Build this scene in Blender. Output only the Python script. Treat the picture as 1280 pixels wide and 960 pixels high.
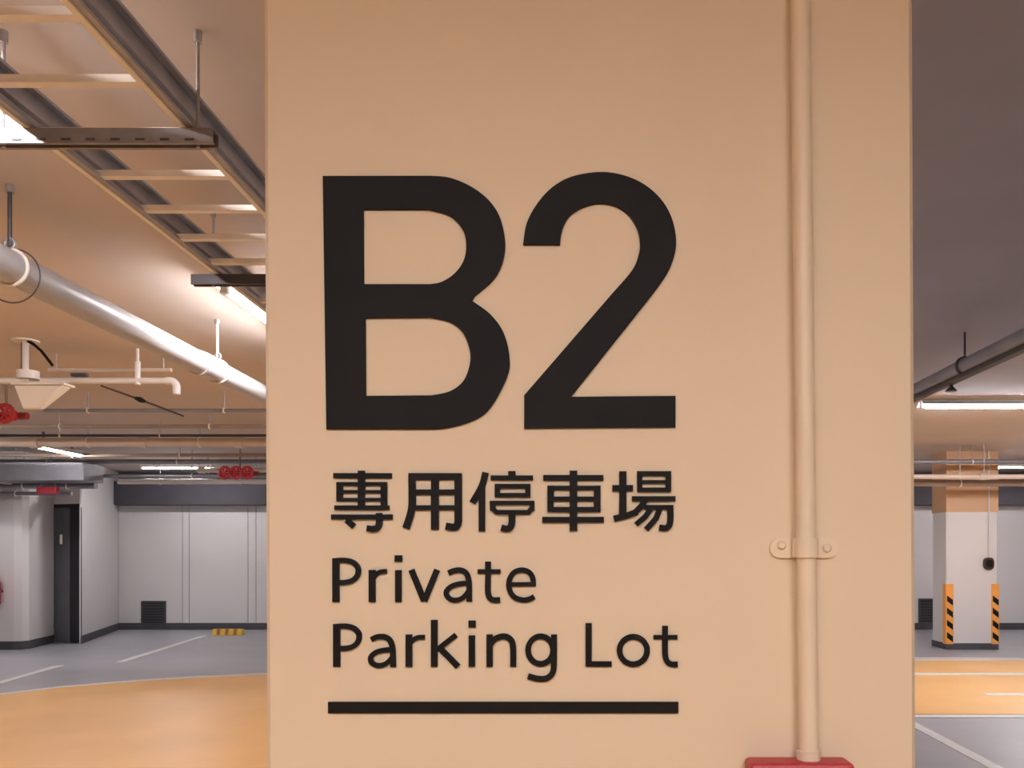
import bpy, bmesh, math, random
from mathutils import Vector, Matrix
from mathutils.geometry import tessellate_polygon

for o in list(bpy.data.objects):
    bpy.data.objects.remove(o)
random.seed(4)
scene = bpy.context.scene
COL = scene.collection
PI = math.pi

# ------------------------------------------------------------------ camera
F = 1000.0                 # focal length in pixels of the 1280 x 960 frame
PX, PY = 725.0, 692.0      # where the level line of sight meets the frame
EYE = 1.5
cam_d = bpy.data.cameras.new('camera')
cam = bpy.data.objects.new('camera', cam_d)
COL.objects.link(cam)
cam.location = (0, 0, EYE)
cam.rotation_euler = (PI / 2, 0, 0)
cam_d.sensor_width = 36.0
cam_d.lens = F / 1280 * 36.0
cam_d.shift_x = -(PX - 640) / 1280
cam_d.shift_y = (PY - 480) / 1280
cam_d.clip_start = 0.05
scene.camera = cam

# ------------------------------------------------------------------ world, exposure
w = bpy.data.worlds.new('world')
scene.world = w
w.use_nodes = True
w.node_tree.nodes['Background'].inputs[0].default_value = (0.5, 0.47, 0.45, 1)
w.node_tree.nodes['Background'].inputs[1].default_value = 0.05
scene.view_settings.view_transform = 'Standard'
scene.view_settings.look = 'None'
scene.view_settings.exposure = 0.0
scene.view_settings.gamma = 1.0
scene.view_settings.use_curve_mapping = False
LAMP = 178.0                # radiance of every fluorescent tube
LAMP_COL = (0.98, 0.94, 0.96)

# ------------------------------------------------------------------ materials
MATS = {}
def mat(name, col, rough=0.6, metal=0.0, var=0.06, scale=6.0, bump=0.0, bscale=60.0, spec=0.4):
    m = bpy.data.materials.new(name)
    m.use_nodes = True
    nt = m.node_tree
    b = nt.nodes['Principled BSDF']
    b.inputs['Roughness'].default_value = rough
    b.inputs['Metallic'].default_value = metal
    b.inputs['Specular IOR Level'].default_value = spec
    tc = nt.nodes.new('ShaderNodeTexCoord')
    n = nt.nodes.new('ShaderNodeTexNoise')
    n.inputs['Scale'].default_value = scale
    n.inputs['Detail'].default_value = 5
    nt.links.new(tc.outputs['Object'], n.inputs['Vector'])
    r = nt.nodes.new('ShaderNodeValToRGB')
    r.color_ramp.elements[0].position = 0.3
    r.color_ramp.elements[1].position = 0.7
    r.color_ramp.elements[0].color = tuple(c * (1 - var) for c in col) + (1,)
    r.color_ramp.elements[1].color = tuple(min(1, c * (1 + var)) for c in col) + (1,)
    nt.links.new(n.outputs['Fac'], r.inputs['Fac'])
    nt.links.new(r.outputs['Color'], b.inputs['Base Color'])
    if bump > 0:
        n2 = nt.nodes.new('ShaderNodeTexNoise')
        n2.inputs['Scale'].default_value = bscale
        n2.inputs['Detail'].default_value = 3
        nt.links.new(tc.outputs['Object'], n2.inputs['Vector'])
        bp = nt.nodes.new('ShaderNodeBump')
        bp.inputs['Strength'].default_value = bump
        bp.inputs['Distance'].default_value = 0.01
        nt.links.new(n2.outputs['Fac'], bp.inputs['Height'])
        nt.links.new(bp.outputs['Normal'], b.inputs['Normal'])
    MATS[name] = m
    return m

def emis(name, col, strength):
    m = bpy.data.materials.new(name)
    m.use_nodes = True
    nt = m.node_tree
    nt.nodes.clear()
    e = nt.nodes.new('ShaderNodeEmission')
    e.inputs[0].default_value = col + (1,)
    e.inputs[1].default_value = strength
    o = nt.nodes.new('ShaderNodeOutputMaterial')
    nt.links.new(e.outputs[0], o.inputs[0])
    MATS[name] = m

mat('column_paint', (0.79, 0.655, 0.475), 0.55, var=0.02, scale=3, bump=0.04, bscale=35)
mat('conduit_paint', (0.82, 0.69, 0.515), 0.4, var=0.02)
mat('ceiling_paint', (0.64, 0.55, 0.48), 0.8, var=0.05, scale=1.2)
mat('ceiling_dimmed', (0.40, 0.395, 0.455), 0.8, var=0.06, scale=1.5)  # ceiling colour darkened and greyed for weaker light without orange floor bounce
mat('wall_white', (0.72, 0.70, 0.70), 0.6, var=0.02, scale=1.5)
mat('grey_floor', (0.42, 0.42, 0.46), 0.35, var=0.06, scale=2.0)
mat('lane_orange', (0.88, 0.51, 0.19), 0.4, var=0.05, scale=1.2)
mat('white_line', (0.78, 0.77, 0.76), 0.5, var=0.08, scale=14)
mat('dark_base', (0.07, 0.07, 0.08), 0.6)
mat('dark_beam', (0.075, 0.07, 0.085), 0.7)
mat('door_grey', (0.10, 0.105, 0.115), 0.45)
mat('door_dark', (0.02, 0.02, 0.025), 0.5)
mat('black', (0.006, 0.0055, 0.0055), 0.6, var=0.1, spec=0.2)
mat('galv', (0.42, 0.41, 0.43), 0.45, metal=0.55, var=0.12, scale=12)
mat('galv_light', (0.92, 0.86, 0.78), 0.4, metal=0.0, var=0.05, scale=12)
mat('strut', (0.30, 0.28, 0.28), 0.5, metal=0.5, var=0.1, scale=20)
mat('dark_steel', (0.08, 0.075, 0.08), 0.5, metal=0.4)
mat('pvc_grey', (0.50, 0.49, 0.50), 0.35, var=0.03)
mat('pvc_white', (0.80, 0.75, 0.72), 0.35, var=0.03)
mat('pipe_beige', (0.66, 0.54, 0.45), 0.4, var=0.04)
mat('pipe_brown', (0.33, 0.24, 0.18), 0.5, var=0.08)
mat('pipe_steel', (0.30, 0.30, 0.33), 0.35, metal=0.5, var=0.08)
mat('red_paint', (0.50, 0.03, 0.04), 0.4, var=0.06)
mat('yellow_paint', (0.85, 0.55, 0.06), 0.45)
mat('orange_paint', (0.92, 0.40, 0.09), 0.45)
mat('bounce_orange', (0.64, 0.40, 0.24), 0.55, var=0.03)  # orange lane bounce put into the colour of the far column's top
mat('cream_sheet', (0.82, 0.73, 0.60), 0.5, var=0.03)
mat('fixture_white', (0.75, 0.74, 0.73), 0.4, var=0.02)
mat('vent_black', (0.03, 0.03, 0.032), 0.5)
mat('dark_brown', (0.05, 0.025, 0.022), 0.4)
mat('dark_red', (0.30, 0.03, 0.04), 0.5)
mat('rust', (0.40, 0.17, 0.05), 0.6)
mat('flange_lit', (0.95, 0.84, 0.66), 0.45, var=0.03)  # warm pale colour stands in for floor light on the galvanised flange
emis('tube_glow', LAMP_COL, LAMP)

# ------------------------------------------------------------------ mesh helpers
class MB:
    def __init__(self):
        self.v, self.f, self.s = [], [], []
    def add(self, verts, faces, smooth=False):
        n = len(self.v)
        self.v += [tuple(p) for p in verts]
        for f in faces:
            self.f.append(tuple(i + n for i in f)); self.s.append(smooth)
        return self
    def box(self, x0, x1, y0, y1, z0, z1):
        return self.add([(x0,y0,z0),(x1,y0,z0),(x1,y1,z0),(x0,y1,z0),(x0,y0,z1),(x1,y0,z1),(x1,y1,z1),(x0,y1,z1)],
            [(0,3,2,1),(4,5,6,7),(0,1,5,4),(1,2,6,5),(2,3,7,6),(3,0,4,7)])
    def prism(self, poly, a, b, plane='xz'):
        """extrude a 2-D polygon; plane xz -> along y, xy -> along z, yz -> along x"""
        n = len(poly)
        def P(u, v, t):
            return {'xz': (u, t, v), 'xy': (u, v, t), 'yz': (t, u, v)}[plane]
        vs = [P(u, v, a) for u, v in poly] + [P(u, v, b) for u, v in poly]
        fs = [(i, (i+1) % n, n + (i+1) % n, n + i) for i in range(n)]
        for t in tessellate_polygon([[Vector((u, v, 0)) for u, v in poly]]):
            fs += [tuple(t), tuple(n + k for k in reversed(t))]
        return self.add(vs, fs)
    def tube(self, pts, r, n=12, cap=True):
        pts = [Vector(p) for p in pts]
        rings, up0 = [], None
        for i, p in enumerate(pts):
            if i == 0: d = pts[1] - p
            elif i == len(pts) - 1: d = p - pts[-2]
            else: d = (pts[i+1] - p).normalized() + (p - pts[i-1]).normalized()
            d.normalize()
            if up0 is None:
                up0 = Vector((0, 0, 1)) if abs(d.z) < 0.9 else Vector((0, 1, 0))
            a = d.cross(up0).normalized(); b = a.cross(d).normalized()
            up0 = b
            rr = r[i] if isinstance(r, (list, tuple)) else r
            rings.append([p + a * (rr * math.cos(2*PI*k/n)) + b * (rr * math.sin(2*PI*k/n)) for k in range(n)])
        vs = [q for ring in rings for q in ring]
        fs = []
        for i in range(len(rings) - 1):
            for k in range(n):
                fs.append((i*n+k, i*n+(k+1) % n, (i+1)*n+(k+1) % n, (i+1)*n+k))
        self.add(vs, fs, True)
        if cap:
            self.add(rings[0], [tuple(range(n))[::-1]])
            self.add(rings[-1], [tuple(range(n))])
        return self
    def ring(self, c, axis, R, r, n=24, m=8):
        c = Vector(c)
        ax = {'x': (Vector((0,1,0)), Vector((0,0,1)), Vector((1,0,0))),
              'y': (Vector((1,0,0)), Vector((0,0,1)), Vector((0,1,0))),
              'z': (Vector((1,0,0)), Vector((0,1,0)), Vector((0,0,1)))}[axis]
        vs, fs = [], []
        for i in range(n):
            t = 2*PI*i/n
            e = ax[0]*math.cos(t) + ax[1]*math.sin(t)
            for k in range(m):
                q = 2*PI*k/m
                vs.append(c + e*(R + r*math.cos(q)) + ax[2]*(r*math.sin(q)))
        for i in range(n):
            for k in range(m):
                fs.append((i*m+k, ((i+1) % n)*m+k, ((i+1) % n)*m+(k+1) % m, i*m+(k+1) % m))
        return self.add(vs, fs, True)
    def build(self, name, m, parent=None, bevel=0.0, seg=2):
        me = bpy.data.meshes.new(name)
        me.from_pydata(self.v, [], self.f)
        bm = bmesh.new(); bm.from_mesh(me)
        for f, s in zip(bm.faces, self.s): f.smooth = s
        bmesh.ops.recalc_face_normals(bm, faces=bm.faces)
        if bevel > 0:
            bmesh.ops.remove_doubles(bm, verts=bm.verts, dist=1e-5)
            es = [e for e in bm.edges if len(e.link_faces) == 2 and e.calc_face_angle(0) > 0.6]
            bmesh.ops.bevel(bm, geom=es, offset=bevel, segments=seg, profile=0.5, affect='EDGES')
        bm.to_mesh(me); bm.free()
        me.materials.append(MATS[m])
        o = bpy.data.objects.new(name, me)
        COL.objects.link(o)
        if parent is not None:
            o.parent = parent
            o.matrix_parent_inverse = Matrix.Translation(parent.location).inverted()
        return o

def tag(o, label=None, cat=None, group=None, kind=None):
    if label: o['label'] = label
    if cat: o['category'] = cat
    if group: o['group'] = group
    if kind: o['kind'] = kind
    return o
def thing(name, loc, label, cat, group=None):
    o = bpy.data.objects.new(name, None)
    o.empty_display_size = 0.1
    COL.objects.link(o)
    o.location = loc
    return tag(o, label, cat, group)
def struct(name, mb, m, **k):
    return tag(mb.build(name, m, **k), kind='structure')
def X(px, d): return (px - PX) * d / F
def Z(py, d): return EYE - (py - PY) * d / F
def DF(py): return EYE * F / (py - PY)          # depth of a floor point seen on row py
CEIL = 3.1

# ------------------------------------------------------------------ the setting: floor
XL, XR, YB, YF = -20.0, 13.0, -9.0, 15.8
floor = struct('floor', MB().box(XL, XR, YB, YF + 0.5, -0.2, 0.0), 'grey_floor')
outer = [(X(p, DF(q)), DF(q)) for p, q in ((0, 868), (80, 858.5), (170, 851), (250, 846), (328, 842.5))]
outer = [(-9.6, 2.0), (-8.9, 4.6), (-7.8, 6.8)] + outer + [(-2.4, 10.7), (-0.6, 11.1), (1.5, 11.28)]
inner = [(1.0, 7.46), (0.2, 7.3), (-0.6, 6.8), (-1.05, 6.0), (-1.2, 5.0)]
lane = [(-9.6, YB)] + outer + [(XR, 11.28), (XR, 7.46)] + inner + [(-1.2, 0.7), (XR, 0.7), (XR, YB)]
MB().prism(lane, 0.0, 0.003, 'xy').build('lane_paint', 'lane_orange', floor)
def strip(pts, wd, z1=0.005, name='white_line', m='white_line'):
    L, R = [], []
    for i, p in enumerate(pts):
        a = Vector(pts[max(0, i-1)]); b = Vector(pts[min(len(pts)-1, i+1)])
        d = (b - a).normalized(); n = Vector((-d.y, d.x)) * wd / 2
        L.append(tuple(Vector(p) + n)); R.append(tuple(Vector(p) - n))
    mb = MB()
    for i in range(len(pts) - 1):
        mb.prism([L[i], L[i+1], R[i+1], R[i]], 0.0, z1, 'xy')
    return mb.build(name, m, floor)
strip(outer + [(XR, 11.28)], 0.10)
strip([(XR, 7.36)] + [(a + (0.0), b - 0.10) for a, b in inner[:2]], 0.10)
strip([(3.0, 9.95), (9.0, 9.95)], 0.16)
strip([(4.3, 8.5), (9.0, 8.5)], 0.13)
strip([(2.93, 7.25), (2.86, 2.2)], 0.10)
strip([(5.6, 7.25), (5.6, 2.2)], 0.10)
strip([(X(150, DF(828)), DF(828)), (X(255, DF(795)), DF(795))], 0.11)
strip([(-6.72, 9.2), (X(75, DF(832)), DF(832))], 0.11)
strip([(4.7, 11.5), (6.6, 11.42)], 0.08)
strip([(6.9, 12.0), (7.9, 11.4)], 0.10)

# ------------------------------------------------------------------ ceiling
struct('ceiling', MB().box(XL, XR, YB, YF + 0.5, CEIL, CEIL + 0.3), 'ceiling_paint')
struct('ceiling_soffit', MB().box(0.62, XR, -4.0, 4.08, CEIL - 0.03, CEIL), 'ceiling_dimmed')  # dropped slab; its grey stands in for dimmer light
struct('ceiling_bay', MB().box(0.62, XR, 4.08, 8.0, CEIL - 0.012, CEIL), 'ceiling_dimmed')  # thin sheet carrying the dim ceiling tone farther back

# ------------------------------------------------------------------ walls
BEAMZ = Z(632, YF)
wb = struct('wall_back', MB().box(-9.3, XR, YF + 0.02, YF + 0.4, 0, CEIL), 'dark_base')
seams = [-9.12, X(228, YF), X(236.5, YF), X(310, YF), X(320, YF), X(395, YF), X(404, YF), -3.6, -2.2, -0.8, 0.6, 2.0, 3.4, 4.8, 6.2, 7.6, 9.0, 10.4, 11.8, 13.0]
for a, b in zip(seams[:-1], seams[1:]):
    MB().box(a + 0.006, b - 0.006, YF, YF + 0.03, 0.0, BEAMZ + 0.05).build('wall_panel', 'wall_white', wb)
struct('baseboard_back', MB().box(-9.1, XR, YF - 0.02, YF, 0, 0.13), 'dark_base')
struct('trim_1', MB().box(-9.1, XR, YF - 0.35, YF, BEAMZ, CEIL - 0.2), 'dark_beam')

def wall_seg(name, p, q, z0, z1, m='wall_white', th=0.25, sign=1):
    p, q = Vector(p), Vector(q)
    d = (q - p).normalized(); n = Vector((-d.y, d.x)) * th * sign
    return struct(name, MB().prism([tuple(p), tuple(q), tuple(q + n), tuple(p + n)], z0, z1, 'xy'), m)
A, B, C_, D_ = (-8.69, 12.5), (-8.88, 13.5), (-8.31, 13.3), (-9.12, 15.8)
# stair core on the left: rounded corner
core = [(-20, 12.5), (-8.85, 12.5), (-8.74, 12.53), (-8.69, 12.62), B, (-9.3, 13.7), (-20, 13.7)]
struct('wall_core', MB().prism(core, 0, CEIL, 'xy'), 'wall_white')
cb = [(-20, 12.48), (-8.84, 12.48), (-8.725, 12.51), (-8.67, 12.62), (-8.865, 13.49), (-8.9, 13.49), (-8.70, 12.63), (-8.76, 12.54), (-8.85, 12.51), (-20, 12.51)]
struct('baseboard_core', MB().prism(cb, 0, 0.13, 'xy'), 'dark_base')
wall_seg('wall_left', C_, D_, 0, CEIL, sign=1, th=0.012)
wall_seg('baseboard_left', (C_[0] + 0.02, C_[1] + 0.01), (D_[0] + 0.02, D_[1]), 0, 0.13, 'dark_base', 0.012)
DZ = Z(630, 13.4)
wall_seg('wall_lintel', B, C_, DZ, CEIL, sign=1, th=0.03)
# grey leaf in the slanted gap; dark panel stands in for the shaded opening
dd = struct('door_1', MB().prism([B, C_, (C_[0] - 0.05, C_[1] + 0.14), (B[0] + 0.05, B[1] + 0.14)], DZ - 0.06, DZ, 'xy'), 'door_dark')
def lerp2(t, off=0.0):
    d = Vector((C_[0]-B[0], C_[1]-B[1])); n = Vector((-d.y, d.x)).normalized()
    p = Vector(B) + d * t + n * off
    return tuple(p)
MB().prism([lerp2(0.0, 0.02), lerp2(0.55, 0.02), lerp2(0.55, 0.05), lerp2(0.0, 0.05)], 0.01, DZ - 0.06, 'xy').build('door_panel', 'door_grey', dd)
MB().prism([lerp2(0.55, 0.035), lerp2(0.955, 0.035), lerp2(0.94, 0.06), lerp2(0.55, 0.06)], 0.01, DZ - 0.06, 'xy').build('door_panel', 'door_dark', dd)  # dark panel in place of the shaded open gap
hp = lerp2(0.28, 0.0)
MB().tube([(hp[0], hp[1], 1.66), (hp[0], hp[1], 1.82)], 0.02, 8).build('handle', 'galv_light', dd)
# the parts of the garage behind and beside the camera
struct('wall_far_left', MB().box(XL - 0.2, XL, YB, 12.5, 0, CEIL), 'wall_white')
struct('wall_right', MB().box(XR, XR + 0.2, YB, YF, 0, CEIL), 'wall_white')
struct('wall_rear', MB().box(XL, XR, YB - 0.2, YB, 0, CEIL), 'wall_white')

# ------------------------------------------------------------------ main column
D0 = 1.10
def chamfer_column(x0b, x1b, x0t, x1t, y0, y1, z0, z1, ch):
    mb = MB()
    def ringpts(x0, x1, z):
        return [(x0+ch,y0,z),(x1-ch,y0,z),(x1,y0+ch,z),(x1,y1-ch,z),(x1-ch,y1,z),(x0+ch,y1,z),(x0,y1-ch,z),(x0,y0+ch,z)]
    vs = ringpts(x0b, x1b, z0) + ringpts(x0t, x1t, z1)
    fs = [(i, (i+1) % 8, 8+(i+1) % 8, 8+i) for i in range(8)] + [tuple(range(7, -1, -1)), tuple(range(8, 16))]
    return mb.add(vs, fs)
col = thing('concrete_column', (0.02, D0 + 0.45, 0), 'large beige painted column carrying the black level sign and a conduit', 'column')
chamfer_column(X(336.5, D0), X(1151.5, D0), X(325, D0), X(1139, D0), D0, D0 + 0.9, 0, CEIL, 0.007).build('column_body', 'column_paint', col)

# ------------------------------------------------------------------ the sign on the column
sign = thing('level_sign', (X(629, D0), D0, Z(891, D0)), 'black raised lettering B2 Private Parking Lot with underline on the beige column', 'sign')
TH = 0.004
def P2(px, py): return (X(px, D0), Z(py, D0))
def smooth_path(secs):
    """secs: list of point lists; each list is one smooth run, corners lie where lists meet"""
    out = []
    for s in secs:
        if len(s) == 2:
            out += s[:-1]
            continue
        pts = [s[0]] + s + [s[-1]]
        for i in range(1, len(pts) - 2):
            p0, p1, p2, p3 = [Vector(q) for q in pts[i-1:i+3]]
            for k in range(5):
                t = k / 5
                out.append(tuple(0.5*((2*p1) + (p2-p0)*t + (2*p0-5*p1+4*p2-p3)*t*t + (3*p1-p0-3*p2+p3)*t**3)))
    return out
def glyph_fill(loops, name, label):
    loops = [[P2(*p) for p in l] for l in loops]
    flat = [p for l in loops for p in l]
    n = len(flat)
    vs = [(u, D0, v) for u, v in flat] + [(u, D0 - TH, v) for u, v in flat]
    fs = []
    k0 = 0
    for l in loops:
        m = len(l)
        for i in range(m):
            a, b = k0 + i, k0 + (i+1) % m
            fs.append((a, b, n+b, n+a))
        k0 += m
    for t in tessellate_polygon([[Vector((u, v, 0)) for u, v in l] for l in loops]):
        fs += [tuple(t), tuple(n + k for k in reversed(t))]
    return tag(MB().add(vs, fs).build(name, 'black', sign), label)
B_out = smooth_path([[(404.5, 221.5), (538, 221.3)],
    [(538,221.3),(562.7,223.7),(589,234.5),(611.4,251.7),(625.6,274),(631.7,304.5),(627.7,331),(615.5,352.3),(590.5,373.5)],
    [(590.5,377),(613.5,394),(629.8,416.8),(637,447),(634,472),(613.5,510),(593,525.5),(562.7,534.8),(540,537)],
    [(540, 537), (409, 537)], [(409, 537), (404.5, 221.5)]])
B_h1 = smooth_path([[(455,263), (536,263)],
    [(536,263),(562.7,271),(578.9,288.3),(583.3,307.5),(580,326.9),(568.7,343),(552.5,353.5),(538,356.3)], [(538,356.3),(455.5,356.3)], [(455.5,356.3),(455,263)]])
B_h2 = smooth_path([[(457.5,398.4),(538,397.6)],
    [(538,397.6),(562.7,403.5),(579,416.7),(588,440),(587,459.4),(579,477.7),(562.7,489.8),(540,494.8)], [(540,494.8),(458,495.5)], [(458,495.5),(457.5,398.4)]])
glyph_fill([B_out, B_h1, B_h2], 'letter', 'large black capital B')
two = smooth_path([
    [(654,307),(658.8,280),(672,255.6),(690.6,235.5),(715,222.3),(748.8,216.6),(778.8,220.4),(805,232),(825.6,250),(838.8,272.5),(844.6,298.8),(842.5,321),(833,343.8),(816,368)],
    [(816,368),(714,496.5)], [(714,496.5),(844,495.5)], [(844,495.5),(844,534.5)], [(844,534.5),(655.5,536)], [(655.5,536),(655.5,494.7)], [(655.5,494.7),(766,367)],
    [(766,367),(790,339),(798.4,318.5),(799.6,302.5),(795.6,285.6),(786,270.6),(771,259.8),(752.5,255.6),(733.8,258.4),(715,268.3),(705.6,281),(701.5,294),(700,307)],
    [(700,307),(654,307)]])
glyph_fill([two], 'digit', 'large black figure 2')
glyph_fill([[(411, 877), (847.5, 877), (847.5, 891), (411, 891)]], 'underline_bar', 'long black bar under the lettering')

def glyph_strokes(strokes, ox, oy, sc, name, label, caps=None):
    """strokes: (width, [(u, v) ...]) in units of sc per pixel from (ox, oy)"""
    mb = MB()
    for si, (wd, pts) in enumerate(strokes):
        wd *= 1.07
        th = TH + si * 0.00006
        pts = [Vector((X(ox + u/sc, D0), Z(oy + v/sc, D0))) for u, v in pts]
        hw = wd / sc * D0 / F / 2
        L, R = [], []
        for i, p in enumerate(pts):
            if i == 0: d = (pts[1] - p).normalized(); k = 1
            elif i == len(pts) - 1: d = (p - pts[-2]).normalized(); k = 1
            else:
                a = (p - pts[i-1]).normalized(); b = (pts[i+1] - p).normalized()
                d = (a + b).normalized(); k = min(1.4, 1 / max(0.3, d.dot(a)))
            n = Vector((-d.y, d.x)) * hw * k
            L.append(p + n); R.append(p - n)
        m = len(pts)
        vs = [(q.x, D0, q.y) for q in L + R] + [(q.x, D0 - th, q.y) for q in L + R]
        o = 2 * m
        fs = []
        for i in range(m - 1):
            fs += [(i, i+1, m+i+1, m+i), (o+i, o+m+i, o+m+i+1, o+i+1), (i, o+i, o+i+1, i+1), (m+i, m+i+1, o+m+i+1, o+m+i)]
        fs += [(0, m, o+m, o), (m-1, o+m-1, o+2*m-1, 2*m-1)]
        mb.add(vs, fs)
    return tag(mb.build(name, 'black', sign), label)
def sm(*pts):            # smoothed polyline
    return smooth_path([list(pts)]) + [pts[-1]]
def ell(cx, cy, rx, ry, n=28):
    return [(cx + rx*math.cos(2*PI*i/n), cy + ry*math.sin(2*PI*i/n)) for i in range(n + 1)]
S = 10.67
glyph_strokes([(62, [(80,158),(855,158)]), (85, [(452,92),(452,580)]), (78, [(163,245),(163,497)]), (78, [(752,245),(752,575)]),
    (46, [(130,268),(790,268)]), (38, [(165,370),(750,370)]), (40, [(130,475),(790,475)]), (56, [(95,584),(822,584)]),
    (62, [(52,708),(867,708)]), (72, [(255,750),(355,835)]), (78, sm((688,655),(690,780),(665,850),(600,867),(525,858)))],
    410, 580, S, 'character', 'black Chinese character with stacked box, first of five')
glyph_strokes([(85, [(120,170),(825,170)]), (88, sm((165,150),(168,400),(165,560),(140,690),(85,858))), (95, [(470,150),(470,878)]),
    (90, sm((780,150),(780,650),(778,780),(750,838),(690,842),(615,828))), (68, [(180,378),(780,378)]), (62, [(170,585),(780,585)])],
    500, 580, S, 'character', 'black Chinese character like a gridded frame')
glyph_strokes([(80, sm((290,115),(240,300),(115,520))), (78, [(242,280),(242,900)]), (90, [(640,98),(640,170)]), (58, [(360,187),(922,187)]),
    (56, [(415,298),(885,298)]), (52, [(415,416),(885,416)]), (64, [(447,275),(447,440)]), (64, [(853,275),(853,440)]),
    (52, [(350,520),(938,520)]), (68, [(382,498),(388,620)]), (62, [(908,498),(908,625)]), (58, [(420,645),(880,645)]), (60, [(385,590),(440,650)]), (60, [(905,590),(860,650)]),
    (82, sm((640,640),(641,770),(620,845),(570,866),(500,850)))],
    580, 580, S, 'character', 'black Chinese character with slanting left stroke and hook')
glyph_strokes([(70, [(98,187),(898,187)]), (80, [(195,290),(195,640)]), (84, [(815,290),(815,640)]), (56, [(160,322),(855,322)]), (60, [(160,468),(855,468)]),
    (64, [(160,608),(855,608)]), (95, [(500,92),(500,895)]), (72, [(85,745),(905,745)])],
    670, 580, S, 'character', 'black Chinese character with a box crossed by a tall stroke')
glyph_strokes([(78, [(110,325),(385,325)]), (90, [(250,100),(250,690)]), (78, [(130,732),(300,690),(440,640)]),
    (64, [(475,100),(475,370)]), (70, [(855,100),(855,370)]), (58, [(442,130),(890,130)]), (42, [(475,240),(855,240)]), (54, [(442,345),(890,345)]),
    (62, [(370,465),(950,465)]), (76, [(555,470),(500,560),(420,640)]), (56, [(530,578),(915,578)]),
    (76, sm((880,552),(882,720),(868,815),(820,855),(735,848))), (66, [(640,570),(550,700),(425,808)]), (70, [(755,570),(690,730),(560,875)])],
    755, 580, S, 'character', 'black Chinese character with earth radical, last of five')
S = 9.143
def gl(strokes, ox, oy, sc, ch): glyph_strokes(strokes, ox, oy, sc, 'letter', 'small black letter ' + ch)
def gP(dv): return [(72, [(142,70+dv),(142,572+dv*0.3)]), (56, sm((142,97+dv),(250,95+dv),(335,118+dv),(388,170+dv),(398,222+dv),(380,280+dv),(325,327+dv),(240,347+dv),(142,347+dv)))]
gl(gP(0), 405, 690, S, 'P')
gl([(70, [(555,205),(555,572)]), (50, sm((562,310),(600,255),(655,226),(722,220)))], 405, 690, S, 'r')
gl([(66, [(855,207),(855,572)]), (78, [(855,37),(855,112)])], 405, 690, S, 'i')
gl([(64, [(1002,203),(1150,560)]), (64, [(1296,203),(1150,560)])], 405, 690, S, 'v')
gl([(58, sm((190,240),(260,212),(335,208),(395,245),(422,320),(428,420),(428,566))), (54, sm((420,357),(320,362),(225,392),(168,450),(180,510),(240,548),(320,540),(380,500),(425,440)))], 540, 690, S, 'a')
gl([(60, sm((643,108),(642,300),(643,460),(665,525),(710,548),(780,545))), (48, [(525,222),(785,222)])], 540, 690, S, 't')
gl([(46, [(890,368),(1185,368)]), (56, sm((1160,385),(1150,290),(1105,228),(1025,205),(945,230),(895,295),(880,380),(902,465),(955,522),(1040,547),(1110,538),(1170,508)))], 540, 690, S, 'e')
gl(gP(20), 406, 770, S, 'P')
gl([(58, sm((545,268),(610,238),(690,236),(750,268),(782,335),(792,430),(796,580))), (54, sm((785,382),(690,388),(600,412),(542,465),(548,525),(600,560),(670,560),(735,525),(785,470)))], 405, 770, S, 'a')
gl([(68, [(975,210),(975,578)]), (50, sm((985,312),(1025,268),(1080,243),(1155,240)))], 405, 770, S, 'r')
S2 = 7.314
gl([(54, [(60,35),(60,462)]), (46, [(85,308),(258,172)]), (50, [(108,288),(278,462)])], 535, 770, S2, 'k')
gl([(52, [(403,176),(403,462)]), (60, [(405,40),(405,104)])], 535, 770, S2, 'i')
gl([(52, [(565,168),(565,462)]), (50, sm((570,262),(615,208),(690,184),(750,208),(778,275),(780,462)))], 535, 770, S2, 'n')
gl([(48, ell(1030, 310, 114, 126)), (50, sm((1152,168),(1152,400),(1142,510),(1090,565),(1010,572),(915,548)))], 535, 770, S2, 'g')
gl([(66, [(190,80),(190,572)]), (56, [(160,546),(452,546)])], 715, 770, S, 'L')
gl([(60, ell(700, 392, 157, 157))], 715, 770, S, 'o')
gl([(60, sm((1062,110),(1061,300),(1064,450),(1090,522),(1140,549),(1205,549))), (46, [(930,240),(1202,240)])], 715, 770, S, 't')

# ------------------------------------------------------------------ conduit and red box on the column
DP = D0 - 0.015
boxtop = Z(945, D0)
cond = thing('wall_conduit', (X(1011, DP), DP, boxtop), 'beige painted vertical conduit strapped to the column above the red box', 'conduit')
def cx_at(z): return X(1000, DP) + (Z(0, DP) - z) / (Z(0, DP) - Z(940, DP)) * (X(1010.5, DP) - X(1000, DP))
MB().tube([(cx_at(boxtop + 0.001), DP, boxtop + 0.001), (cx_at(2.2), DP, 2.2), (cx_at(CEIL), DP, CEIL)], 0.0132, 20).build('pipe', 'conduit_paint', cond)
zc = Z(685, DP); cxx = cx_at(zc)
cl = MB()
n = 14
hump = [(cxx - 0.0185, D0), (cxx - 0.0175, DP)] + [(cxx - 0.0165*math.cos(PI*k/n), DP - 0.0165*math.sin(PI*k/n)) for k in range(n+1)] + [(cxx + 0.0175, DP), (cxx + 0.0185, D0)]
cl.prism(hump, zc - 0.0130, zc + 0.0130, 'xy')
ear = [(cxx - 0.033 - 0.0135*math.sin(PI*k/8), zc + 0.0135*math.cos(PI*k/8)) for k in range(9)] + [(cxx + 0.033 + 0.0135*math.sin(PI*k/8), zc - 0.0135*math.cos(PI*k/8)) for k in range(9)]
cl.prism(ear, D0 - 0.0048, D0, 'xz')
clamp = cl.build('saddle_clamp', 'conduit_paint', cond)
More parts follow.
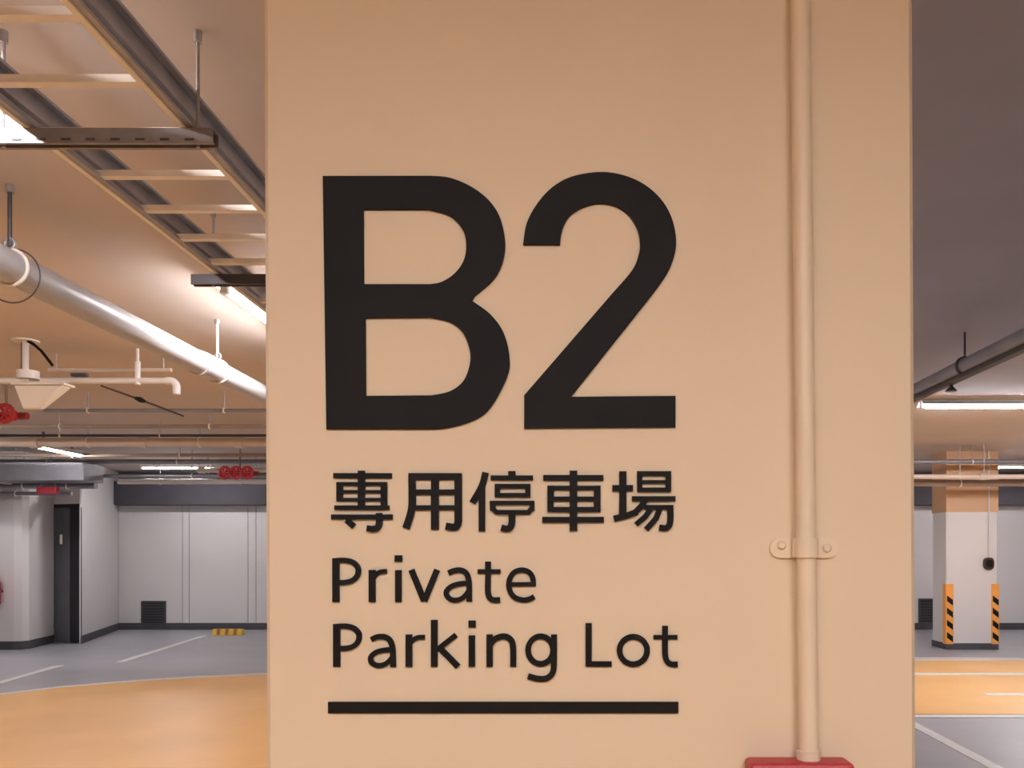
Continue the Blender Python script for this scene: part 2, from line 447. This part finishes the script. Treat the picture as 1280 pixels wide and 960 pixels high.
for sx, dz in ((-0.031, 0.004), (0.031, 0.0)):
    mb = MB()
    mb.tube([(cxx + sx, D0 - 0.004, zc + dz), (cxx + sx, D0 - 0.0075, zc + dz), (cxx + sx, D0 - 0.009, zc + dz)], [0.0065, 0.0062, 0.004], 12)
    mb.build('screw', 'conduit_paint', clamp)
rb = thing('alarm_box', (X(990, D0), D0, boxtop - 0.15), 'red call box on the beige column under the vertical conduit', 'alarm box')
bx0, bx1 = X(930, D0), X(1056, D0)
MB().box(bx0, bx1, D0 - 0.045, D0, boxtop - 0.15, boxtop).build('box_body', 'red_paint', rb, bevel=0.006)
MB().box(bx0 + 0.006, bx1 - 0.006, D0 - 0.055, D0 - 0.045, boxtop - 0.144, boxtop - 0.006).build('cover', 'red_paint', rb, bevel=0.004)
MB().tube([(cx_at(boxtop), DP, boxtop - 0.002), (cx_at(boxtop), DP, boxtop + 0.012)], 0.0165, 16).build('gland', 'conduit_paint', rb)
MB().tube([((bx0+bx1)/2, D0 - 0.055, boxtop - 0.08), ((bx0+bx1)/2, D0 - 0.062, boxtop - 0.08)], 0.03, 20).build('push_button', 'fixture_white', rb)

# ------------------------------------------------------------------ fluorescent lights
def light(name, p, axis, L, label, group=None, half=0.07, lip=0.0, r=0.017):
    """p: low end of the tube centre; axis 'x' or 'y'; half: half width of the reflector, lip: how far it reaches below the tube centre"""
    x, y, z = p
    t = thing(name, (x, y, CEIL), label, 'ceiling light', group)
    def seg(a, b): return ((x + a, y, z), (x + b, y, z)) if axis == 'x' else ((x, y + a, z), (x, y + b, z))
    def bxs(a, b, h, z0, z1):
        return MB().box(x + a, x + b, y - h, y + h, z0, z1) if axis == 'x' else MB().box(x - h, x + h, y + a, y + b, z0, z1)
    MB().tube(seg(0.02, L - 0.02), r, 12).build('tube', 'tube_glow', t)
    c = y if axis == 'x' else x
    a0 = (x if axis == 'x' else y)
    k = 0.003
    q = r + 0.013
    prof = [(-half, -lip), (-0.026, q), (0.026, q), (half, -lip), (half, -lip + k), (0.03, q + 0.004), (0.03, q + 0.03), (-0.03, q + 0.03), (-0.03, q + 0.004), (-half, -lip + k)]
    MB().prism([(c + u, z + v) for u, v in prof], a0 - 0.02, a0 + L + 0.02, 'yz' if axis == 'x' else 'xz').build('reflector', 'fixture_white', t)
    bxs(-0.02, 0.02, 0.02, z - r - 0.005, z + q).build('lamp_holder', 'fixture_white', t)
    bxs(L - 0.02, L + 0.02, 0.02, z - r - 0.005, z + q).build('lamp_holder', 'fixture_white', t)
    for a in (0.2, L - 0.22):
        bxs(a, a + 0.02, 0.012, z + q + 0.03, CEIL).build('mount', 'dark_steel', t)
    return t
ZL = EYE + 1.5
gA = 'row of tubes beside the cable tray'
light('fluorescent_light', (-2.02, 1.62, ZL + 0.03), 'y', 1.3, 'bare white tube light left of the cable tray, ending by the first tray support', gA)
light('fluorescent_light', (-2.02, 4.55, ZL), 'y', 1.35, 'glowing tube light between cable tray and thick white drain pipe', gA, half=0.05, lip=-0.016)
light('fluorescent_light', (-2.02, 7.6, ZL), 'y', 1.3, 'tube light hidden behind the beige column, beyond the drain pipe', gA)
gF = 'added lights in front of the sign column'
for fx, fy in ((-1.7, -1.7), (0.4, -1.7), (-1.7, -3.0), (0.4, -3.0)):  # lamps added behind the camera, lips shaped for the column's light gradient
    light('fluorescent_light', (fx, fy, ZL), 'x', 1.3, 'added unseen tube light, trough shaped to light the lower sign column', gF, half=0.085, lip=0.034 if fy > -2 else 0.014)
light('fluorescent_light', (X(1153, 8.35), 8.35, Z(507, 8.35)), 'x', 1.5, 'long bright tube light under the dim right-hand ceiling by the sprinkler pipe', half=0.09, r=0.028)
light('fluorescent_light', (X(1245, 13.6), 13.6, Z(584, 13.6)), 'x', 1.3, 'tube light behind the far hazard-striped column')
light('fluorescent_light', (-7.05, 10.3, Z(564, 10.8)), 'y', 1.0, 'short bright tube light below the long pale pipe')
light('fluorescent_light', (X(178, 14.0), 14.0, Z(585, 14.0)), 'x', 1.2, 'tube light above the panelled far wall near the red valves')
for fx, fy in ((-9.3, 9.5), (-7.8, 7.4), (-6.6, 4.2), (0.5, 13.0), (1.9, 10.2), (5.7, 9.6), (4.7, 6.6), (8.6, 8.35)):  # lamps added out of view to brighten floor, walls and far column
    light('fluorescent_light', (fx, fy, ZL), 'x', 1.3, 'added unseen tube light brightening the far lanes, walls and column', 'added lights over the far bays')

# ------------------------------------------------------------------ cable tray and its supports
TX0, TX1, TZ0, TZ1 = -1.69, -1.18, EYE + 1.30, EYE + 1.42
TY0, TY1 = 0.35, 8.2
tray = thing('cable_tray', ((TX0 + TX1) / 2, 2.45, TZ0), 'galvanised ladder cable tray running along under the ceiling', 'cable tray')
def rail(xo, s):
    """C-channel with a rolled rib; s = +1: flanges point to +x"""
    t = 0.003
    f = 0.032 * s
    prof = [(xo, TZ0), (xo + f, TZ0), (xo + f, TZ0 + 0.010), (xo + f*0.85, TZ0 + 0.010), (xo + f*0.85, TZ0 + t), (xo + t*s, TZ0 + t),
            (xo + t*s, TZ0 + 0.042), (xo + 0.014*s, TZ0 + 0.050), (xo + 0.014*s, TZ0 + 0.070), (xo + t*s, TZ0 + 0.078),
            (xo + t*s, TZ1 - t), (xo + f*0.85, TZ1 - t), (xo + f*0.85, TZ1 - 0.010), (xo + f, TZ1 - 0.010), (xo + f, TZ1), (xo, TZ1),
            (xo, TZ0 + 0.080), (xo + 0.011*s, TZ0 + 0.072), (xo + 0.011*s, TZ0 + 0.048), (xo, TZ0 + 0.040)]
    return MB().prism(prof, TY0, TY1, 'xz').build('side_rail', 'galv', tray)
rail(TX0, 1)
# outer flanges on the right rail face the column
rail(TX1 - 0.032, 1)
for xa, xb in ((TX0 - 0.004, TX0 + 0.013), (TX1 - 0.036, TX1 - 0.019)):
    MB().box(xa, xb, TY0, TY1, TZ0 - 0.006, TZ0 - 0.0005).build('bottom_flange', 'flange_lit', tray)
y = 1.95 - 0.276 * 5
while y < TY1:
    MB().box(TX0 + 0.003, TX1 - 0.034, y - 0.014, y + 0.014, TZ0 + 0.004, TZ0 + 0.026).build('rung', 'galv_light', tray)
    y += 0.276
def trapeze(yy, label, x0=-1.86, x1=-1.115, m='strut'):
    z1 = TZ0 - 0.007; z0 = z1 - 0.046
    mb = MB().prism([(yy - 0.021, z1), (yy - 0.021, z0), (yy - 0.009, z0), (yy - 0.009, z0 + 0.006), (yy - 0.018, z0 + 0.006), (yy - 0.018, z1 - 0.003),
                     (yy + 0.018, z1 - 0.003), (yy + 0.018, z0 + 0.006), (yy + 0.009, z0 + 0.006), (yy + 0.009, z0), (yy + 0.021, z0), (yy + 0.021, z1)], x0, x1, 'yz')
    ch = tag(mb.build('strut_channel', m, tray), label)
    k = x0 + 0.06
    while k < x1 - 0.06:
        MB().box(k, k + 0.028, yy - 0.023, yy - 0.0205, z0 + 0.008, z0 + 0.014).build('slot', 'dark_steel', ch)
        k += 0.075
    for xr in (x0 + 0.095, x1 - 0.055):
        MB().tube([(xr, yy, z0 - 0.004), (xr, yy, CEIL - 0.02)], 0.0055, 8).build('hanger_rod', 'galv', ch)
        MB().tube([(xr, yy, CEIL - 0.035), (xr, yy, CEIL)], 0.012, 8).build('anchor', 'galv', ch)
        MB().tube([(xr, yy, z1), (xr, yy, z1 + 0.012)], 0.012, 6).build('nut', 'galv', ch)
trapeze(2.45, 'slotted strut bar on two rods carrying the near end of the cable tray')
trapeze(3.72, 'dark strut bar carrying the cable tray beside the glowing tube light', x0=-1.80, m='dark_steel')
trapeze(5.9, 'strut bar carrying the cable tray, hidden behind the sign column')

# ------------------------------------------------------------------ big drain pipe
DX, DZc, DR = -2.48, EYE + 1.245, 0.072
drain = thing('drain_pipe', (DX, 4.5, DZc), 'thick pale drain pipe hung by rods along the cable tray', 'pipe')
MB().tube([(DX, 0.4, DZc), (DX, 11.0, DZc)], DR, 28).build('pipe', 'pvc_grey', drain)
for yy in (3.48, 5.47, 8.0):
    rod = MB().tube([(DX, yy, DZc + DR + 0.02), (DX, yy, CEIL)], 0.009, 8).build('hanger_rod', 'dark_steel' if yy < 4 else 'galv_light', drain)  # pale colour of the farther rods stands in for light from the tube
    MB().tube([(DX, yy, CEIL - 0.03), (DX, yy, CEIL)], 0.018, 10).build('anchor', 'galv', rod)
    MB().ring((DX, yy, DZc), 'y', DR + 0.006, 0.008, 28, 6).build('clamp_ring', 'galv_light', drain)
    MB().ring((DX, yy, DZc + DR + 0.03), 'y', 0.022, 0.008, 14, 6).build('hanger_eye', 'galv', drain)
MB().ring((DX, 3.50, DZc - 0.03), 'y', 0.118, 0.0035, 32, 6).build('wire_loop', 'dark_steel', drain)
MB().tube([(DX, 5.2, DZc), (DX, 5.38, DZc)], DR + 0.010, 28).build('coupling', 'pvc_grey', drain)

# ------------------------------------------------------------------ drop bracket with horn-like housing
d = 6.0
hx, hz = X(32, d), CEIL
horn = thing('funnel_housing', (hx, d, CEIL), 'cream funnel-shaped housing on a white drop tube under the ceiling', 'ceiling fitting')
MB().tube([(hx, d, Z(476, d)), (hx, d, CEIL)], 0.022, 14).build('drop_tube', 'pvc_white', horn)
MB().tube([(hx - 0.035, d + 0.02, Z(470, d)), (hx - 0.035, d + 0.02, CEIL)], 0.012, 10).build('drop_tube', 'dark_steel', horn)
MB().tube([(hx, d, CEIL - 0.012), (hx, d, CEIL)], 0.09, 20).build('ceiling_plate', 'cream_sheet', horn)
MB().tube([(hx + 0.02, d, Z(474, d)), (hx + 0.02, d, Z(464, d))], 0.075, 18).build('collar', 'pvc_white', horn)
zt, zb = Z(482, d), Z(511, d)
x0, x1, x2, x3 = X(20, d), X(82, d), X(28, d), X(50, d)
tv = [(x0, d-0.03, zt), (x1, d-0.03, zt), (x1, d+0.08, zt), (x0, d+0.08, zt), (x2, d+0.0, zb), (x3, d+0.0, zb), (x3, d+0.05, zb), (x2, d+0.05, zb)]
MB().add(tv, [(0,1,2,3),(7,6,5,4),(0,4,5,1),(1,5,6,2),(2,6,7,3),(3,7,4,0)]).build('funnel', 'cream_sheet', horn, bevel=0.012)
MB().box(x0 - 0.012, x1 + 0.012, d - 0.042, d + 0.092, zt, zt + 0.016).build('rim', 'cream_sheet', horn)
MB().tube([(hx + 0.03, d - 0.02, CEIL - 0.01)] + [(X(p, d), d - 0.03, Z(q, d)) for p, q in ((46, 432), (55, 440), (62, 449), (69, 458))], 0.011, 8).build('cable', 'black', horn)

# ------------------------------------------------------------------ PVC branch pipes by the funnel
d = 6.25
br = thing('branch_pipe', (X(172, d), d, Z(477, d)), 'pale branch pipe with tee and down-turned elbow below the thick drain pipe', 'pipe')
zm = Z(476, d)
ex = X(212, d)
elbow = [(ex + 0.055*math.sin(a), d, zm - 0.055 + 0.055*math.cos(a)) for a in [PI/2*k/6 for k in range(7)]]
MB().tube([(X(-160, d), d, zm), (X(60, d), d, zm), (ex - 0.02, d, zm)], 0.023, 14).build('pipe', 'pvc_white', br)
MB().tube([(ex - 0.03, d, zm)] + elbow + [(ex + 0.055, d, Z(493, d))], 0.029, 14).build('elbow', 'pvc_white', br)
MB().tube([(X(172, d), d, Z(481, d)), (X(172, d), d, Z(452, d))], 0.022, 14).build('tee', 'pvc_white', br)
MB().tube([(X(172, d), d, Z(455, d)), (X(172, d), d, CEIL)], 0.012, 10).build('riser', 'pvc_white', br)
bp = thing('conduit_run', (X(130, d), d + 0.1, Z(460, d)), 'thin pale conduit just above the branch pipe with elbow', 'conduit')
MB().tube([(X(50, d), d + 0.1, Z(459, d)), (X(206, d), d + 0.1, Z(459, d))], 0.016, 12).build('pipe', 'pipe_beige', bp)
MB().box(X(82, d), X(101, d), d + 0.06, d + 0.1, Z(468, d), Z(464, d)).build('junction', 'dark_steel', bp)
for px in (60, 196):
    MB().tube([(X(px, d), d + 0.1, Z(459, d)), (X(px, d), d + 0.1, CEIL)], 0.006, 6).build('hanger_rod', 'galv', bp)
cb_ = thing('loose_cable', (X(165, d), d + 0.15, Z(497, d)), 'thin dark cable with a black joint sagging from the branch pipe', 'cable')
MB().tube([(X(126, d), d, Z(482, d)), (X(162, d), d + 0.15, Z(495, d)), (X(206, d), d + 0.3, Z(512, d))], 0.008, 8).build('wire', 'dark_brown', cb_)
MB().tube([(X(157, d), d + 0.13, Z(493.3, d)), (X(162, d), d + 0.15, Z(495, d)), (X(167, d), d + 0.17, Z(497, d))], [0.012, 0.022, 0.012], 10).build('joint', 'black', cb_)

# ------------------------------------------------------------------ pipes crossing at the back of the ceiling
def cross_pipe(d, py, r, x0, x1, m, label, hangers=(), clamps=(), name='ceiling_pipe'):
    z = Z(py, d)
    t = thing(name, ((x0+x1)/2, d, z), label, 'pipe', 'pipes crossing under the far ceiling')
    MB().tube([(x0, d, z), (x1, d, z)], r, 14).build('pipe', m, t)
    for hx in hangers:
        xx = X(hx, d)
        MB().tube([(xx, d, z + r*0.8), (xx, d, CEIL)], 0.008, 6).build('hanger_rod', 'galv', t)
        MB().ring((xx, d, z), 'x', r + 0.004, 0.008, 16, 6).build('clamp_ring', 'galv_light', t)
    for hx in clamps:
        xx = X(hx, d)
        MB().tube([(xx - 0.05, d, z), (xx + 0.05, d, z)], r * 1.35, 14).build('coupling', m, t)
    return t
cross_pipe(7.9, 513, 0.018, X(55, 7.9), 2.0, 'pipe_steel', 'thin grey conduit crossing just beyond the loose cable', (110, 280))
cross_pipe(9.1, 533, 0.022, -12, 2.5, 'pipe_brown', 'thin brown pipe crossing above the long pale pipe', (75, 262))
cross_pipe(9.6, 544.5, 0.016, -12, 2.5, 'dark_steel', 'thin dark conduit crossing above the long pale pipe', (75, 200))
lp = cross_pipe(10.0, 553, 0.058, -13, 2.8, 'pipe_beige', 'long pale pipe crossing the whole left ceiling', (111, 250), (45, 180, 300))
cross_pipe(11.3, 569, 0.026, -13, 3.5, 'pipe_brown', 'brown pipe crossing below the long pale pipe', (90, 225))
cross_pipe(11.9, 577, 0.034, -13, 9, 'pipe_steel', 'steel pipe crossing between the brown pipe and the red valves', (60, 222, 1215))
cross_pipe(12.8, 588, 0.035, X(246, 12.8), 2.0, 'galv_light', 'bright pipe end crossing at the level of the red valves', (260, 320), (252,))
cross_pipe(12.3, 595, 0.03, -13, 4.0, 'pipe_steel', 'steel pipe at the height of the red valve handles', (90, 240))
cross_pipe(13.6, 602, 0.045, X(148, 13.6), 4.0, 'pvc_white', 'pale pipe running in front of the dark beam of the far wall', (200, 300))
cross_pipe(12.1, 607, 0.05, -13, X(120, 12.1), 'pipe_steel', 'grey steel pipe in front of the white stair core', (30, 85))
cross_pipe(12.2, 617, 0.03, -13, X(90, 12.2), 'pipe_steel', 'lowest grey pipe in front of the white stair core', (20,))
cross_pipe(11.6, 596, 0.036, 4.4, 10, 'pipe_beige', 'pale pipe crossing in front of the far striped column', (1230,), (1228,))
cross_pipe(11.9, 604, 0.05, 4.4, 10, 'pipe_brown', 'lower brown pipe crossing in front of the far striped column', (1200,))
# grey duct in the far left corner
dk = thing('air_duct', (-10.5, 11.75, Z(597, 11.75)), 'grey rectangular air duct under the ceiling before the stair core', 'duct')
MB().box(-14, X(112, 11.7), 11.55, 12.05, Z(601, 11.6), Z(578, 11.6)).build('duct_body', 'pipe_steel', dk, bevel=0.01, seg=1)
for xx in (-13.0, -11.5, -10.0, -8.6):
    MB().box(xx, xx + 0.04, 11.53, 12.07, Z(602.5, 11.6), Z(576.5, 11.6)).build('flange', 'galv_light', dk)
for xx in (-12.2, -9.4, -7.8):
    MB().tube([(xx, 11.8, Z(579, 11.6)), (xx, 11.8, CEIL)], 0.01, 6).build('hanger_rod', 'galv', dk)

# ------------------------------------------------------------------ red valves
def valve_set(px, py, d, n, sp, label, s=1.0):
    z = Z(py, d); x = X(px, d)
    t = thing('valve_set', (x, d, z), label, 'valve', 'red valves on the ceiling pipes')
    MB().tube([(x - sp*n/2 - 0.03, d, z), (x + sp*n/2 + 0.03, d, z)], 0.035*s, 12).build('manifold', 'dark_red', t)
    MB().tube([(x, d, z), (x, d, CEIL)], 0.014, 8).build('riser', 'pipe_brown', t)
    for i in range(n):
        xx = x + (i - (n-1)/2) * sp
        b = MB().tube([(xx, d - 0.02, z), (xx, d - 0.14, z)], [0.05*s, 0.02*s], 12).build('valve_body', 'red_paint', t)
        hw = MB().ring((xx, d - 0.14, z), 'y', 0.078*s, 0.022*s, 20, 6)
        for k in range(3):
            a = PI*k/3
            hw.tube([(xx - 0.07*s*math.cos(a), d - 0.14, z - 0.07*s*math.sin(a)), (xx + 0.07*s*math.cos(a), d - 0.14, z + 0.07*s*math.sin(a))], 0.014*s, 6)
        hw.build('handwheel', 'red_paint', t)
    return t
valve_set(8, 520, 7.6, 2, 0.17, 'red handwheel valves hanging just below the cream funnel housing', 1.0)
valve_set(300, 592, 11.6, 3, 0.16, 'red handwheel valves in front of the dark beam of the far wall', 1.0)
d = 11.8
es = thing('red_sign_box', (X(60, d), d, Z(613, d)), 'small red box hung under the grey air duct', 'sign box')
MB().box(X(48, d), X(73, d), d - 0.05, d + 0.03, Z(618, d), Z(608.5, d)).build('box_body', 'dark_red', es, bevel=0.01)
for px in (52, 69):
    MB().tube([(X(px, d), d, Z(608.5, d)), (X(px, d), d, Z(602.7, 11.6))], 0.007, 6).build('hanger_rod', 'galv', es)

# ------------------------------------------------------------------ sprinkler pipe on the right
RX, RZ = 2.76, EYE + 1.345
sp = thing('sprinkler_pipe', (RX, 5.8, RZ), 'grey sprinkler pipe running under the dim right-hand ceiling towards the far column', 'pipe')
MB().tube([(RX, 1.0, RZ), (RX, 11.0, RZ)], 0.055, 20).build('pipe', 'pipe_steel', sp)
MB().box(RX - 0.03, RX + 0.03, 1.0, 11.0, RZ - 0.085, RZ - 0.058).build('support_channel', 'dark_steel', sp)
for yy in (2.9, 5.74, 8.6):
    MB().tube([(RX, yy, RZ + 0.05), (RX, yy, CEIL - 0.012)], 0.008, 8).build('hanger_rod', 'dark_steel', sp)
    MB().ring((RX, yy, RZ), 'y', 0.060, 0.012, 20, 6).build('clamp_ring', 'dark_steel', sp)
sh = MB().tube([(RX + 0.01, 5.97, RZ - 0.05), (RX + 0.01, 5.97, RZ - 0.125)], 0.014, 10).build('sprinkler_head', 'dark_steel', sp)
MB().tube([(RX + 0.01, 5.97, RZ - 0.135), (RX + 0.01, 5.97, RZ - 0.125), (RX + 0.01, 5.97, RZ - 0.10)], [0.04, 0.038, 0.014], 14).build('deflector', 'dark_steel', sh)

# ------------------------------------------------------------------ far column with hazard corners
FD = 12.5
fx0, fx1 = X(1183, FD), X(1247.5, FD)
fc = thing('concrete_column', ((fx0+fx1)/2, FD + 0.25, 0), 'white far column with orange bounce light coloured onto its top and black striped corner guards', 'column')
chamfer_column(fx0, fx1, fx0, fx1, FD, FD + 0.5, 0, CEIL, 0.02).build('column_body', 'wall_white', fc)
MB().box(fx0 - 0.004, fx1 + 0.004, FD - 0.004, FD + 0.504, Z(640, FD), CEIL - 0.001).build('bounce_band', 'bounce_orange', fc)  # coloured band standing in for light bounced up from the orange lane
MB().box(fx0 - 0.008, fx1 + 0.008, FD - 0.008, FD + 0.508, 0, 0.10).build('base_band', 'dark_base', fc)
for s, xc in ((0, fx0), (1, fx1)):
    z0, z1 = Z(805, FD), Z(730, FD)
    wd = 0.105
    xa, xb = (xc - 0.012, xc + wd) if s == 0 else (xc - wd, xc + 0.012)
    g = MB().box(xa, xb, FD - 0.014, FD - 0.002, z0, z1)
    xs = (xc - 0.012, xc - 0.002) if s == 0 else (xc + 0.002, xc + 0.012)
    g.box(xs[0], xs[1], FD - 0.002, FD + 0.1, z0, z1)
    g = g.build('corner_guard', 'orange_paint', fc)
    k = z0 + 0.03
    while k < z1 - 0.16:
        MB().prism([(xa + 0.015, k + 0.07), (xb - 0.01, k), (xb - 0.01, k + 0.09), (xa + 0.015, k + 0.16)] , FD - 0.018, FD - 0.0142, 'xz').build('black_stripe', 'black', g)
        k += 0.19
ph = thing('wall_phone', (X(1234, FD), FD, Z(712, FD)), 'dark oval device on the white far column', 'call point')
zz0, zz1, xx0, xx1 = Z(712, FD), Z(697, FD), X(1228.5, FD), X(1240.5, FD)
oval = [((xx0+xx1)/2 + (xx1-xx0)/2*math.copysign(abs(math.cos(a))**0.7, math.cos(a)), (zz0+zz1)/2 + (zz1-zz0)/2*math.copysign(abs(math.sin(a))**0.7, math.sin(a))) for a in [2*PI*k/24 for k in range(24)]]
MB().prism(oval, FD - 0.06, FD, 'xz').build('device_body', 'dark_brown', ph)
MB().prism([((u - (xx0+xx1)/2)*0.6 + (xx0+xx1)/2, (v - (zz0+zz1)/2)*0.6 + (zz0+zz1)/2) for u, v in oval], FD - 0.07, FD - 0.06, 'xz').build('device_face', 'black', ph)
vc = thing('wall_conduit', (X(1235.5, FD), FD - 0.016, zz1), 'thin white conduit rising from the dark device on the far column', 'conduit')
MB().tube([(X(1235.5, FD), FD - 0.02, zz1), (X(1235.5, FD), FD - 0.02, CEIL)], 0.014, 8).build('pipe', 'wall_white', vc)
MB().box(X(1235.5, FD) - 0.04, X(1235.5, FD) + 0.04, FD - 0.012, FD, 2.0, 2.03).build('saddle_clamp', 'wall_white', vc)

# ------------------------------------------------------------------ wall grilles
def grille(px0, px1, py0, py1, label):
    y = YF
    x0, x1, z0, z1 = X(px0, y), X(px1, y), Z(py1, y), Z(py0, y)
    t = thing('wall_grille', ((x0+x1)/2, y, z0), label, 'vent')
    MB().box(x0, x1, y - 0.012, y, z0, z1).build('backing', 'vent_black', t)
    for a in ((x0-0.03, x1+0.03, z1, z1+0.03), (x0-0.03, x1+0.03, z0-0.03, z0), (x0-0.03, x0, z0, z1), (x1, x1+0.03, z0, z1)):
        MB().box(a[0], a[1], y - 0.03, y, a[2], a[3]).build('frame_bar', 'dark_base', t)
    k = z0 + 0.03
    while k < z1 - 0.02:
        MB().box(x0, x1, y - 0.025, y - 0.012, k, k + 0.018).build('slat', 'dark_base', t)
        k += 0.055
    return t
grille(179, 206, 753, 779, 'square black ventilation grille low on the panelled far wall near the yellow wheel stop')
grille(1150, 1165, 750, 777, 'black ventilation grille low on the far wall beside the striped column')

# ------------------------------------------------------------------ yellow wheel stop
d = 14.75
x0, x1 = X(267, d), X(304, d)
ws = thing('wheel_stop', ((x0+x1)/2, d, 0), 'yellow and black rubber wheel stop on the grey floor by the far wall', 'wheel stop')
MB().prism([(d - 0.08, 0.0), (d - 0.05, 0.11), (d + 0.05, 0.11), (d + 0.08, 0.0)], x0, x1, 'yz').build('stop_body', 'yellow_paint', ws, bevel=0.01)
for k in (0.22, 0.5, 0.78):
    xm = x0 + (x1 - x0) * k
    MB().prism([(d - 0.085, 0.012), (d - 0.056, 0.114), (d + 0.056, 0.114), (d + 0.085, 0.012)], xm - 0.03, xm + 0.03, 'yz').build('dark_stripe', 'rust', ws)

# ------------------------------------------------------------------ red extinguisher by the frame's edge
d = 12.36
ext = thing('fire_extinguisher', (X(-8.5, d), d, Z(756, d)), 'red fire extinguisher hung on the white stair core wall', 'extinguisher')
xe = X(-8.5, d)
MB().tube([(xe, d, Z(756, d)), (xe, d, Z(754.5, d)), (xe, d, Z(728, d)), (xe, d, Z(722, d)), (xe, d, Z(718, d))], [0.09, 0.1, 0.1, 0.07, 0.03], 18).build('cylinder', 'red_paint', ext)
MB().tube([(xe, d, Z(718, d)), (xe, d, Z(714, d))], 0.025, 10).build('valve', 'dark_steel', ext)
MB().box(xe - 0.02, xe + 0.03, d - 0.015, d + 0.015, Z(713.5, d), Z(711, d)).build('lever', 'dark_steel', ext)
MB().box(xe - 0.05, xe + 0.05, d + 0.05, 12.5, Z(741, d), Z(738, d)).build('bracket', 'dark_steel', ext)
